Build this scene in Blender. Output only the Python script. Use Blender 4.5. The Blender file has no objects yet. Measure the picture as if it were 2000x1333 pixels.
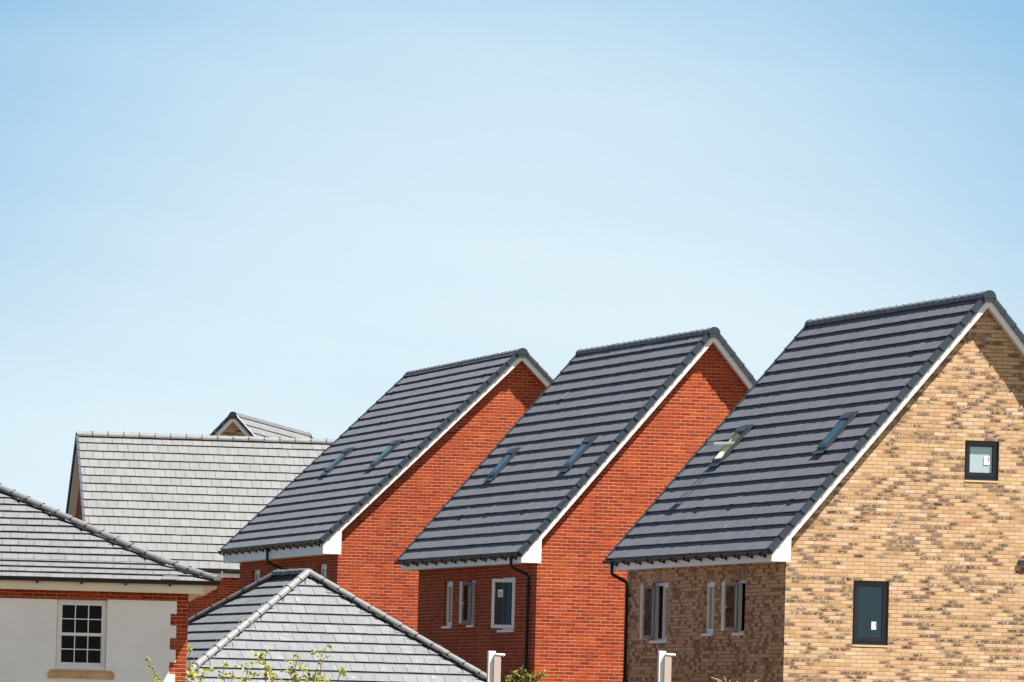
import bpy, math, random
from mathutils import Vector, Matrix
random.seed(7)
SC = bpy.context.scene
COL = SC.collection
rad = math.radians

# ------------------------------------------------------------------ camera
FPX = 14500.0                      # focal length in photo pixels (photo is 2000 wide)
PITCH, ROLL, CAMZ = rad(3.01), 0.0255, 1.6
cF = Vector((0, math.cos(PITCH), math.sin(PITCH)))
cU0 = Vector((0, -math.sin(PITCH), math.cos(PITCH)))
cR = Vector((math.cos(ROLL), 0, 0)) + cU0 * math.sin(ROLL)
cU = Vector((-math.sin(ROLL), 0, 0)) + cU0 * math.cos(ROLL)
cam_d = bpy.data.cameras.new("camera")
cam = bpy.data.objects.new("camera", cam_d)
COL.objects.link(cam)
cam_d.sensor_width = 36.0
cam_d.lens = 36.0 * FPX / 2000.0
cam_d.clip_start, cam_d.clip_end = 1.0, 6000.0
M = Matrix((cR, cU, -cF)).transposed().to_4x4()
M.translation = Vector((0, 0, CAMZ))
cam.matrix_world = M
SC.camera = cam
def at(px, py, Y):
    """world point seen at photo pixel px,py on the vertical plane Y metres ahead"""
    d = cF + cR * ((px - 1000) / FPX) - cU * ((py - 666.5) / FPX)
    return Vector((0, 0, CAMZ)) + d * (Y / d.y)

# ------------------------------------------------------------------ light
SUN_AZ, SUN_EL = rad(75), rad(60.5)          # azimuth: to the right of the way back to the camera
sdir = Vector((math.cos(SUN_EL) * math.sin(SUN_AZ), -math.cos(SUN_EL) * math.cos(SUN_AZ), math.sin(SUN_EL)))
sd = bpy.data.lights.new("sun", 'SUN')
sd.energy, sd.angle, sd.color = 5.0, rad(0.53), (1.0, 0.95, 0.87)
sun = bpy.data.objects.new("sun", sd)
COL.objects.link(sun)
sun.rotation_euler = sdir.to_track_quat('Z', 'Y').to_euler()
sun.location = (40, 60, 80)

world = bpy.data.worlds.new("World")
SC.world = world
world.use_nodes = True
wt = world.node_tree
wt.nodes.clear()

class NT:
    """tiny helper to wire nodes"""
    def __init__(s, t): s.t = t
    def n(s, typ, _ins=None, **kw):
        nd = s.t.nodes.new(typ)
        for k, v in kw.items(): setattr(nd, k, v)
        for k, v in (_ins or {}).items(): s.set(nd, k, v)
        return nd
    def set(s, nd, k, v):
        if isinstance(v, bpy.types.NodeSocket): s.t.links.new(v, nd.inputs[k])
        else: nd.inputs[k].default_value = v
    def m(s, op, a, b=0.0, c=None, clamp=False):
        nd = s.t.nodes.new('ShaderNodeMath'); nd.operation = op; nd.use_clamp = clamp
        s.set(nd, 0, a); s.set(nd, 1, b)
        if c is not None: s.set(nd, 2, c)
        return nd.outputs[0]
    def mix(s, f, a, b, bt='MIX'):
        nd = s.t.nodes.new('ShaderNodeMix'); nd.data_type = 'RGBA'; nd.blend_type = bt
        s.set(nd, 0, f)
        for k, v in ((6, a), (7, b)):
            s.set(nd, k, v if isinstance(v, bpy.types.NodeSocket) else (*v, 1))
        return nd.outputs[2]
    def ramp(s, f, stops, interp='LINEAR'):
        nd = s.t.nodes.new('ShaderNodeValToRGB'); r = nd.color_ramp; r.interpolation = interp
        while len(r.elements) < len(stops): r.elements.new(0.5)
        for e, (p, c) in zip(r.elements, stops):
            e.position = p; e.color = (*c, 1) if len(c) == 3 else c
        s.t.links.new(f, nd.inputs[0])
        return nd.outputs[0]
    def xyz(s, x, y, z=0.0):
        nd = s.t.nodes.new('ShaderNodeCombineXYZ')
        s.set(nd, 0, x); s.set(nd, 1, y); s.set(nd, 2, z)
        return nd.outputs[0]
    def noise(s, vec, scale, detail=2.0, rough=0.5, out=0):
        nd = s.n('ShaderNodeTexNoise', {'Vector': vec, 'Scale': scale, 'Detail': detail, 'Roughness': rough})
        return nd.outputs[out]

W = NT(wt)
tc = W.n('ShaderNodeTexCoord')
sep = W.n('ShaderNodeSeparateXYZ', {0: tc.outputs['Generated']})
# the clear band just above the horizon is narrow: stretch elevation so the blue comes down as it did that day
sx, sy, sz = sep.outputs
skyvec = W.xyz(sx, sy, W.m('ADD', W.m('MULTIPLY', sz, 2.2), 0.02))
sky = W.n('ShaderNodeTexSky', {0: skyvec}, sky_type='NISHITA', sun_disc=False,
          sun_elevation=SUN_EL, sun_rotation=rad(105), air_density=0.62, dust_density=0.25, ozone_density=1.0)
# pale summer haze along the horizon, thinned sideways to imitate lens vignetting, with faint high wisps; clear blue above it;
# a broad glow added behind the camera to brighten the walls facing it
def sstep(v, a, b, x0=0.0, x1=1.0):
    return W.n('ShaderNodeMapRange', {0: v, 1: a, 2: b, 3: x0, 4: x1}, interpolation_type='SMOOTHSTEP').outputs[0]
cn = W.noise(W.xyz(W.m('MULTIPLY', sx, 9.0), W.m('ADD', W.m('MULTIPLY', sz, 52.0), W.m('MULTIPLY', sx, 6.0)), 4.0), 1.0, 5.0, 0.55)
az = W.m('EXPONENT', W.m('MULTIPLY', W.m('MULTIPLY', sx, sx), -60.0))
zt = W.m('ADD', sz, W.m('MULTIPLY', W.m('SUBTRACT', 1.0, az), 0.13))
up = W.m('GREATER_THAN', sz, -0.02)
ahead = sstep(sy, -0.1, 0.5)
hz = W.m('ADD', sstep(zt, 0.050, 0.158, 1.0, 0.0), W.m('MULTIPLY', W.m('SUBTRACT', cn, 0.52), 0.36), clamp=True)
hz = W.m('MULTIPLY', W.m('MULTIPLY', hz, up), ahead)
blue = W.m('MULTIPLY', W.m('MULTIPLY', sstep(sz, 0.16, 0.48, 1.0, 0.0), up), ahead)
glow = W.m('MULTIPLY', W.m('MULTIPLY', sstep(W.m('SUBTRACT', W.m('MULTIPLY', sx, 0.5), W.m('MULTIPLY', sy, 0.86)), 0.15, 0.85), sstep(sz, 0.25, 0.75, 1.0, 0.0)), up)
skycol = W.mix(1.0, sky.outputs[0], (0.50, 0.60, 0.56), 'MULTIPLY')
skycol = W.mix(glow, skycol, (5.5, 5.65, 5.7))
skycol = W.mix(blue, skycol, (1.45, 3.15, 4.85))
skycol = W.mix(hz, skycol, (4.55, 5.45, 5.95))
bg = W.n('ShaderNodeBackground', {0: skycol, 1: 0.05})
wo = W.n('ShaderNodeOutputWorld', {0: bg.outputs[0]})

SC.view_settings.view_transform = 'Standard'
SC.view_settings.look = 'None'
SC.view_settings.gamma = 1.0
SC.view_settings.use_curve_mapping = False
SC.view_settings.exposure = 1.70

# ------------------------------------------------------------------ materials
def mat(name, color, rough=0.6, metal=0.0, spec=0.5, var=0.0, scale=3.0, bump=0.0, bscale=40.0):
    m = bpy.data.materials.new(name); m.use_nodes = True
    T = NT(m.node_tree); b = m.node_tree.nodes['Principled BSDF']
    b.inputs['Roughness'].default_value = rough
    b.inputs['Metallic'].default_value = metal
    b.inputs['Specular IOR Level'].default_value = spec
    co = T.n('ShaderNodeTexCoord').outputs['Object']
    if var > 0:
        nz = T.noise(co, scale, 4.0, 0.6)
        k = T.ramp(nz, [(0.3, (1 - var,) * 3), (0.7, (1 + var,) * 3)])
        T.set(b, 'Base Color', T.mix(1.0, color, k, 'MULTIPLY'))
    else:
        b.inputs['Base Color'].default_value = (*color, 1)
    if bump > 0:
        bn = T.n('ShaderNodeBump', {'Height': T.noise(co, bscale, 4.0), 'Strength': bump, 'Distance': 0.01})
        T.set(b, 'Normal', bn.outputs[0])
    return m

def brick_mat(name, kind, swap=False):
    m = bpy.data.materials.new(name); m.use_nodes = True
    T = NT(m.node_tree); b = m.node_tree.nodes['Principled BSDF']
    uv = T.n('ShaderNodeUVMap').outputs[0]
    wob = T.n('ShaderNodeSeparateXYZ', {0: T.noise(uv, 6.0, 3.0, 0.6, out=1)})
    su = T.n('ShaderNodeSeparateXYZ', {0: uv})
    iu, iv = (1, 0) if swap else (0, 1)
    u = T.m('ADD', su.outputs[iu], T.m('MULTIPLY', T.m('SUBTRACT', wob.outputs[0], 0.5), 0.016))
    v = T.m('ADD', su.outputs[iv], T.m('MULTIPLY', T.m('SUBTRACT', wob.outputs[1], 0.5), 0.012))
    vr = T.m('DIVIDE', v, 0.075)
    row = T.m('FLOOR', vr)
    fy = T.m('FRACT', vr)
    # a small random shift of every course on top of the half bond
    rsh = T.n('ShaderNodeTexWhiteNoise', {'W': row}, noise_dimensions='1D').outputs[0]
    if swap:
        cu0 = T.m('DIVIDE', u, 0.225)
    else:
        off = T.m('MULTIPLY', T.m('FLOORED_MODULO', row, 2.0), 0.5)
        cu0 = T.m('ADD', T.m('ADD', T.m('DIVIDE', u, 0.225), off), T.m('MULTIPLY', rsh, 0.10))
    col = T.m('FLOOR', cu0)
    fx = T.m('FRACT', cu0)
    w1 = T.n('ShaderNodeTexWhiteNoise', {'Vector': T.xyz(col, row, 1.7)}, noise_dimensions='3D')
    w2 = T.n('ShaderNodeTexWhiteNoise', {'Vector': T.xyz(col, row, 9.3)}, noise_dimensions='3D')
    r1, r2 = w1.outputs[0], w2.outputs[0]
    dx = T.m('MULTIPLY', T.m('MINIMUM', fx, T.m('SUBTRACT', 1.0, fx)), 0.225)
    dy = T.m('MULTIPLY', T.m('MINIMUM', fy, T.m('SUBTRACT', 1.0, fy)), 0.075)
    dd = T.m('MINIMUM', T.m('MULTIPLY', dx, 1.25), dy)
    hw = {'red': 0.0064, 'yellow': 0.0052}[kind]
    ms = T.n('ShaderNodeMapRange', {0: dd, 1: hw - 0.0016, 2: hw + 0.0016, 3: 1.0, 4: 0.0}).outputs[0]
    fine = T.noise(uv, 60.0, 3.0, 0.6)
    big = T.noise(uv, 0.55, 3.0, 0.55)
    mid = T.noise(uv, 2.2, 3.0, 0.55)
    if kind == 'red':
        c = T.ramp(r1, [(0.0, (0.245, 0.029, 0.010)), (0.35, (0.305, 0.038, 0.0115)), (0.7, (0.350, 0.048, 0.0135)),
                        (0.86, (0.42, 0.075, 0.020)), (0.87, (0.20, 0.027, 0.012)), (1.0, (0.24, 0.032, 0.012))])
        c = T.mix(T.m('MULTIPLY', T.m('SUBTRACT', big, 0.52, clamp=True), 2.6, clamp=True), c, (0.55, 0.125, 0.032))
        c = T.mix(T.m('MULTIPLY', T.m('SUBTRACT', mid, 0.60, clamp=True), 1.6, clamp=True), c, (0.50, 0.20, 0.14))
        mort = T.mix(T.m('MULTIPLY', T.m('SUBTRACT', mid, 0.42, clamp=True), 4.0, clamp=True), (0.55, 0.30, 0.17), (0.36, 0.155, 0.08))
    else:
        c = T.ramp(r1, [(0.0, (0.46, 0.285, 0.150)), (0.3, (0.53, 0.350, 0.197)), (0.6, (0.585, 0.405, 0.238)),
                        (0.8, (0.57, 0.355, 0.225)), (0.9, (0.64, 0.48, 0.33)), (1.0, (0.48, 0.26, 0.16))])
        # kiln marks: dark smudges on some bricks, with ragged outlines
        sm = T.noise(T.xyz(T.m('MULTIPLY', u, 19.0), T.m('MULTIPLY', v, 34.0), T.m('MULTIPLY', r1, 40.0)), 1.0, 3.0, 0.6)
        inside = T.m('MULTIPLY', T.m('MULTIPLY', dx, 26.0, clamp=True), T.m('MULTIPLY', dy, 60.0, clamp=True))
        thr = T.m('GREATER_THAN', r2, 0.64)
        part = T.m('GREATER_THAN', r2, 0.955)
        clus = T.m('MULTIPLY', T.m('ADD', T.m('SUBTRACT', mid, 0.42), 0.36, clamp=True), 2.1, clamp=True)
        smu = T.m('MULTIPLY', T.m('SUBTRACT', sm, 0.36, clamp=True), 7.0, clamp=True)
        k = T.m('MULTIPLY', T.m('MULTIPLY', smu, inside, clamp=True), T.m('MULTIPLY', thr, clus))
        dk = T.ramp(w1.outputs[0], [(0.0, (0.050, 0.036, 0.032)), (0.6, (0.085, 0.060, 0.053)), (1.0, (0.022, 0.017, 0.017))])
        c = T.mix(T.m('MULTIPLY', k, 0.92), c, dk)
        c = T.mix(T.m('MULTIPLY', part, 0.6), c, (0.17, 0.12, 0.10))
        c = T.mix(T.m('MULTIPLY', T.m('SUBTRACT', big, 0.56, clamp=True), 1.8, clamp=True), c, (0.52, 0.36, 0.25))
        mort = T.mix(T.m('MULTIPLY', T.m('SUBTRACT', big, 0.40, clamp=True), 5.0, clamp=True), (0.31, 0.215, 0.11), (0.19, 0.125, 0.065))  # mortar colour darkened to stand for the shadow in the raked joints
    c = T.mix(1.0, c, T.ramp(fine, [(0.25, (0.78,) * 3), (0.75, (1.18,) * 3)]), 'MULTIPLY')
    c = T.mix(ms, c, mort)
    T.set(b, 'Base Color', c)
    b.inputs['Roughness'].default_value = 0.92
    b.inputs['Specular IOR Level'].default_value = 0.2
    h = T.m('ADD', T.m('SUBTRACT', 1.0, ms), T.m('MULTIPLY', fine, 0.25))
    bn = T.n('ShaderNodeBump', {'Height': h, 'Strength': 0.9, 'Distance': 0.006})
    T.set(b, 'Normal', bn.outputs[0])
    return m

def tile_mat(name, base, scratch=0.0, bloom=0.0):
    m = bpy.data.materials.new(name); m.use_nodes = True
    T = NT(m.node_tree); b = m.node_tree.nodes['Principled BSDF']
    uv = T.n('ShaderNodeUVMap').outputs[0]
    su = T.n('ShaderNodeSeparateXYZ', {0: uv})
    isl = T.n('ShaderNodeNewGeometry').outputs['Random Per Island']
    k = T.ramp(isl, [(0.0, (0.92, 0.92, 0.93)), (0.5, (1.0, 1.0, 1.0)), (1.0, (1.07, 1.065, 1.06))])
    c = T.mix(1.0, base, k, 'MULTIPLY')
    # faint streaks running down the slope
    st = T.noise(T.xyz(T.m('MULTIPLY', su.outputs[0], 26.0), T.m('MULTIPLY', su.outputs[1], 1.6), isl), 1.0, 4.0, 0.65)
    c = T.mix(1.0, c, T.ramp(st, [(0.25, (0.84, 0.84, 0.86)), (0.8, (1.20, 1.19, 1.18))]), 'MULTIPLY')
    if scratch > 0:   # pale lime streaks left by the roofers
        sn = T.noise(T.xyz(T.m('MULTIPLY', su.outputs[0], 15.0), T.m('MULTIPLY', su.outputs[1], 2.4), 3.0), 1.0, 3.0, 0.7)
        zone = T.noise(uv, 0.35, 2.0, 0.5)
        sk = T.m('MULTIPLY', T.m('MULTIPLY', T.m('SUBTRACT', sn, 0.64, clamp=True), 9.0, clamp=True),
                 T.m('MULTIPLY', T.m('SUBTRACT', zone, 0.45, clamp=True), 6.0, clamp=True))
        c = T.mix(T.m('MULTIPLY', sk, scratch), c, (0.62, 0.64, 0.66))
    if bloom > 0:     # pale salt patches
        bn_ = T.noise(T.xyz(su.outputs[0], su.outputs[1], T.m('MULTIPLY', isl, 7.0)), 5.0, 3.0, 0.6)
        c = T.mix(T.m('MULTIPLY', T.m('SUBTRACT', bn_, 0.60, clamp=True), bloom, clamp=True), c, (0.55, 0.55, 0.56))
    T.set(b, 'Base Color', c)
    b.inputs['Roughness'].default_value = 0.62
    b.inputs['Specular IOR Level'].default_value = 0.35
    gr = T.noise(T.xyz(T.m('MULTIPLY', su.outputs[0], 90.0), T.m('MULTIPLY', su.outputs[1], 12.0)), 1.0, 3.0)
    bn = T.n('ShaderNodeBump', {'Height': gr, 'Strength': 0.25, 'Distance': 0.002})
    T.set(b, 'Normal', bn.outputs[0])
    return m

def glass_mat(name, tint=(0.75, 0.82, 0.82), ior=1.5, refl=(1, 1, 1)):
    m = bpy.data.materials.new(name); m.use_nodes = True
    t = m.node_tree; t.nodes.clear(); T = NT(t)
    tr = T.n('ShaderNodeBsdfTransparent', {0: (*tint, 1)})
    co = T.n('ShaderNodeTexCoord').outputs['Object']
    bn = T.n('ShaderNodeBump', {'Height': T.noise(co, 1.5, 1.0), 'Strength': 0.03, 'Distance': 0.02})
    gl = T.n('ShaderNodeBsdfGlossy', {'Color': (*refl, 1), 'Roughness': 0.02, 'Normal': bn.outputs[0]})
    fr = T.n('ShaderNodeFresnel', {0: ior})
    front = T.m('SUBTRACT', 1.0, T.n('ShaderNodeNewGeometry').outputs['Backfacing'])
    mx = T.n('ShaderNodeMixShader', {0: T.m('MULTIPLY', fr.outputs[0], front), 1: tr.outputs[0], 2: gl.outputs[0]})
    T.n('ShaderNodeOutputMaterial', {0: mx.outputs[0]})
    return m

MAT = dict(
    red=brick_mat("red_brick", 'red'), yellow=brick_mat("buff_brick", 'yellow'),
    red_soldier=brick_mat("red_soldier_brick", 'red', True), yellow_soldier=brick_mat("buff_soldier_brick", 'yellow', True),
    tile=tile_mat("slate_grey_tile", (0.122, 0.126, 0.145)), tile_c=tile_mat("slate_grey_tile_streaked", (0.116, 0.120, 0.139), scratch=0.75),
    tile_l=tile_mat("pale_grey_tile", (0.126, 0.131, 0.135)), tile_g=tile_mat("garage_grey_tile", (0.124, 0.131, 0.142), bloom=1.2),
    ridge=mat("ridge_tile_grey", (0.135, 0.135, 0.145), 0.55, var=0.15, scale=6, bump=0.2),
    ridge_l=mat("hip_tile_warm_grey", (0.130, 0.131, 0.136), 0.6, var=0.15, scale=5, bump=0.2),
    verge=mat("dark_verge_plastic", (0.023, 0.035, 0.048), 0.45, var=0.1, scale=2),
    black=mat("black_gutter_plastic", (0.008, 0.008, 0.009), 0.5),
    joint=mat("dark_joint_rubber", (0.012, 0.014, 0.016), 0.6),
    white=mat("white_board", (0.80, 0.80, 0.79), 0.4, var=0.03, scale=1.5),
    upvc=mat("white_window_plastic", (0.78, 0.78, 0.78), 0.3),
    cream=mat("cream_soffit_board", (0.84, 0.74, 0.54), 0.45, var=0.04, scale=1.2),
    render=mat("off_white_render", (0.84, 0.85, 0.85), 0.9, var=0.035, scale=1.3, bump=0.35, bscale=60),
    anth=mat("anthracite_frame", (0.010, 0.012, 0.020), 0.22),
    stone=mat("buff_stone_sill", (0.55, 0.36, 0.17), 0.85, var=0.2, scale=4, bump=0.3),
    yellowsill=mat("cream_sill_stone", (0.58, 0.44, 0.23), 0.8, var=0.1, scale=6),
    glass=glass_mat("window_glass", (0.90, 0.95, 0.95), 1.85, (0.52, 0.86, 1.0)), glass_d=glass_mat("dimmed_sash_glass", (0.55, 0.55, 0.58)), glass_o=glass_mat("open_sash_glass", (0.34, 0.34, 0.36), 1.7, (0.42, 0.42, 0.46)), glass_s=glass_mat("side_window_glass", (0.85, 0.86, 0.84), 1.25), tone_sheet=mat("buff_tone_sheet", (0.72, 0.57, 0.32), 0.85, var=0.05), glass_b=glass_mat("dark_window_glass", (0.6, 0.6, 0.6), 1.2), skyglass=glass_mat("skylight_glass", (0.10, 0.16, 0.22), 4.0),  # glass_d carries the sash's dark reflection in its tint
    plaster=mat("plaster_room", (0.26, 0.30, 0.30), 0.9), dark=mat("dark_room", (0.03, 0.026, 0.024), 0.9),
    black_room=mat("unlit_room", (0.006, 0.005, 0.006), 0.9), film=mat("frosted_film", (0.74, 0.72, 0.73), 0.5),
    khaki=mat("plasterboard_room", (0.50, 0.43, 0.26), 0.9), panel=mat("white_panel_board", (0.78, 0.82, 0.84), 0.7),
    paper=mat("white_label_paper", (0.85, 0.85, 0.85), 0.7), ink=mat("label_ink", (0.05, 0.05, 0.06), 0.7),
    skyframe=mat("grey_skylight_metal", (0.055, 0.068, 0.085), 0.4, 0.4, var=0.1, scale=8),
    alu=mat("pale_sash_metal", (0.42, 0.44, 0.44), 0.35, 0.3),
    lead=mat("dark_flashing_metal", (0.06, 0.075, 0.09), 0.45, 0.4, var=0.2, scale=7),
    lining=mat("cream_skylight_lining", (0.78, 0.74, 0.56), 0.6),
    steel=mat("clip_steel", (0.6, 0.6, 0.6), 0.3, 0.9), chrome=mat("handle_metal", (0.6, 0.6, 0.62), 0.3, 0.6),
    vent=mat("grey_vent_plastic", (0.07, 0.075, 0.085), 0.4),
    ground=mat("dry_ground", (0.058, 0.044, 0.028), 0.95, var=0.35, scale=0.15, bump=0.3, bscale=4),
    postw=mat("white_post_paint", (0.80, 0.80, 0.78), 0.45, var=0.05, scale=3), board=mat("taupe_sign_board", (0.48, 0.39, 0.33), 0.5, var=0.05, scale=2),
    bark=mat("young_bark", (0.16, 0.105, 0.07), 0.85, var=0.3, scale=10), straw=mat("dry_stalk", (0.25, 0.18, 0.12), 0.8, var=0.2, scale=8),
)
def leaf_mat(name, a, b_):
    m = bpy.data.materials.new(name); m.use_nodes = True
    T = NT(m.node_tree); b = m.node_tree.nodes['Principled BSDF']
    isl = T.n('ShaderNodeNewGeometry').outputs['Random Per Island']
    c = T.ramp(isl, [(0.0, a), (1.0, b_)])
    T.set(b, 'Base Color', c)
    b.inputs['Roughness'].default_value = 0.5
    tl = T.n('ShaderNodeBsdfTranslucent', {0: c})
    mx = T.n('ShaderNodeMixShader', {0: 0.45, 1: b.outputs[0], 2: tl.outputs[0]})
    T.t.links.new(mx.outputs[0], m.node_tree.nodes['Material Output'].inputs[0])
    return m
MAT['leaf'] = leaf_mat("spring_leaf", (0.24, 0.27, 0.022), (0.46, 0.47, 0.055))
MAT['leaf_d'] = leaf_mat("olive_leaf", (0.09, 0.10, 0.015), (0.24, 0.24, 0.040))

# ------------------------------------------------------------------ mesh helpers
X, Yv, Z = Vector((1, 0, 0)), Vector((0, 1, 0)), Vector((0, 0, 1))
class MB:
    def __init__(s): s.v, s.f, s.uv, s.m2 = [], [], [], None
    def face(s, pts, uv=None):
        i = len(s.v); s.v += [Vector(p) for p in pts]
        s.f.append(list(range(i, i + len(pts))))
        s.uv.append(uv)
    def hexa(s, p, uv=None):
        """p: 4 bottom corners (ccw seen from above), 4 top corners"""
        i = len(s.v); s.v += [Vector(q) for q in p]
        for q in ((3, 2, 1, 0), (4, 5, 6, 7), (0, 1, 5, 4), (1, 2, 6, 5), (2, 3, 7, 6), (3, 0, 4, 7)):
            s.f.append([i + k for k in q])
            s.uv.append([uv[k] for k in q] if uv else None)
    def box(s, O, a, b, c):
        O, a, b, c = map(Vector, (O, a, b, c))
        if a.cross(b).dot(c) < 0: a, b = b, a
        s.hexa([O, O + a, O + a + b, O + b, O + c, O + a + c, O + a + b + c, O + b + c])
    def bar(s, P, ax, n, x0, x1, z0, z1, d0, d1):
        s.box(Vector(P) + ax * x0 + Z * z0 + n * d0, ax * (x1 - x0), n * (d1 - d0), Z * (z1 - z0))
    def tube(s, pts, r, n=8, r2=None, cap=True):
        pts = [Vector(p) for p in pts]; rings = []
        for k, p in enumerate(pts):
            d = (pts[min(k + 1, len(pts) - 1)] - pts[max(k - 1, 0)]).normalized()
            q = Z if abs(d.z) < 0.9 else X
            e1 = d.cross(q).normalized(); e2 = d.cross(e1)
            t = k / max(1, len(pts) - 1)
            rr = r if r2 is None else r + (r2 - r) * t
            i = len(s.v)
            for j in range(n):
                a = 2 * math.pi * j / n
                s.v.append(p + e1 * (rr * math.cos(a)) + e2 * (rr * math.sin(a)))
            rings.append(i)
        for a, b in zip(rings, rings[1:]):
            for j in range(n):
                s.f.append([a + j, b + j, b + (j + 1) % n, a + (j + 1) % n]); s.uv.append(None)
        if cap:
            s.f.append([rings[0] + j for j in range(n)]); s.uv.append(None)
            s.f.append([rings[-1] + n - 1 - j for j in range(n)]); s.uv.append(None)
    def halfpipe(s, p0, p1, up, r0, r1, n=9, span=math.pi, thick=0.0):
        """arched cap from p0 to p1, open side away from up, closed underneath"""
        p0, p1, up = Vector(p0), Vector(p1), Vector(up)
        d = (p1 - p0).normalized(); up = (up - d * up.dot(d)).normalized(); sd_ = d.cross(up)
        i = len(s.v)
        for p, r in ((p0, r0), (p1, r1)):
            for j in range(n + 1):
                a = -span / 2 + span * j / n
                s.v.append(p + up * (r * math.cos(a)) + sd_ * (r * math.sin(a)))
        m_ = n + 1
        for j in range(n):
            s.f.append([i + j, i + m_ + j, i + m_ + j + 1, i + j + 1]); s.uv.append(None)
        s.f.append([i + j for j in range(m_)]); s.uv.append(None)
        s.f.append([i + 2 * m_ - 1 - j for j in range(m_)]); s.uv.append(None)
        s.f.append([i + n, i + 2 * m_ - 1, i + m_, i]); s.uv.append(None)
    def build(s, name, m, parent=None, smooth=False):
        me = bpy.data.meshes.new(name)
        me.from_pydata([tuple(p) for p in s.v], [], s.f)
        ul = me.uv_layers.new(name="UVMap")
        me.update()
        for poly, uv in zip(me.polygons, s.uv):
            n = poly.normal
            if uv is None:
                if abs(n.z) < 0.75:
                    t = Vector((-n.y, n.x, 0)).normalized()
                    for li in poly.loop_indices:
                        p = me.vertices[me.loops[li].vertex_index].co
                        ul.data[li].uv = (p.dot(t), p.z)
                else:
                    for li in poly.loop_indices:
                        p = me.vertices[me.loops[li].vertex_index].co
                        ul.data[li].uv = (p.x, p.y)
            else:
                for li, q in zip(poly.loop_indices, uv): ul.data[li].uv = q
            poly.use_smooth = smooth
        me.materials.append(m if not isinstance(m, str) else MAT[m])
        if s.m2:
            me.materials.append(MAT[s.m2[1]])
            for poly in me.polygons[s.m2[0]:]: poly.material_index = 1
        o = bpy.data.objects.new(name, me); COL.objects.link(o)
        if parent: o.parent = parent
        return o

def tag(o, label, cat, group=None, kind=None):
    if label: o['label'] = label
    if cat: o['category'] = cat
    if group: o['group'] = group
    if kind: o['kind'] = kind
    return o
def thing(name, loc, yaw, label, cat, group=None):
    o = bpy.data.objects.new(name, None); COL.objects.link(o)
    o.empty_display_size = 0.3
    o.location = loc; o.rotation_euler = (0, 0, rad(yaw))
    return tag(o, label, cat, group)

def wall_panel(mb, O, ax, n, top, holes=(), reveal=0.1, z0=0.0):
    """wall in the plane through O along ax; top = [(x, z), ...] roofline; holes = [(x0, x1, za, zb)]"""
    O = Vector(O)
    xs = sorted({x for x, _ in top} | {h[0] for h in holes} | {h[1] for h in holes})
    def tz(x):
        for (xa, za), (xb, zb) in zip(top, top[1:]):
            if xa - 1e-6 <= x <= xb + 1e-6: return za + (zb - za) * (x - xa) / (xb - xa)
    flip = ax.cross(Z).dot(n) < 0
    def q(pts):
        pts = [O + ax * x + Z * z for x, z in pts]
        mb.face(pts[::-1] if flip else pts)
    for xa, xb in zip(xs, xs[1:]):
        hs = sorted([(h[2], h[3]) for h in holes if h[0] < (xa + xb) / 2 < h[1]])
        z = z0
        for ha, hb in hs:
            q([(xa, z), (xb, z), (xb, ha), (xa, ha)]); z = hb
        q([(xa, z), (xb, z), (xb, tz(xb)), (xa, tz(xa))])
    for x0, x1, za, zb in holes:
        r = n * -reveal
        c = [O + ax * x + Z * z for x, z in ((x0, za), (x1, za), (x1, zb), (x0, zb))]
        for k in range(4):
            a, b = c[k], c[(k + 1) % 4]
            mb.face([a, b, b + r, a + r])

def room(name, parent, P, ax, n, w, h, m, depth=2.6, back=None):
    mb = MB()
    a, b = -0.35, w + 0.35
    o = Vector(P) - n * 0.16
    def p(x, z, d): return o + ax * x + Z * z - n * d
    z0_, z1_ = -0.7, h + 0.25
    mb.face([p(a, z0_, depth), p(b, z0_, depth), p(b, z1_, depth), p(a, z1_, depth)])
    for (x0, za, x1, zb) in ((a, z0_, b, z0_), (b, z0_, b, z1_), (b, z1_, a, z1_), (a, z1_, a, z0_)):
        mb.face([p(x0, za, 0), p(x1, zb, 0), p(x1, zb, depth), p(x0, za, depth)])
    return mb.build(name, m, parent)

def frame_bars(mb, P, ax, n, x0, x1, z0, z1, fw, d0, d1):
    mb.bar(P, ax, n, x0, x0 + fw, z0, z1, d0, d1); mb.bar(P, ax, n, x1 - fw, x1, z0, z1, d0, d1)
    mb.bar(P, ax, n, x0 + fw, x1 - fw, z0, z0 + fw, d0, d1); mb.bar(P, ax, n, x0 + fw, x1 - fw, z1 - fw, z1, d0, d1)

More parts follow.
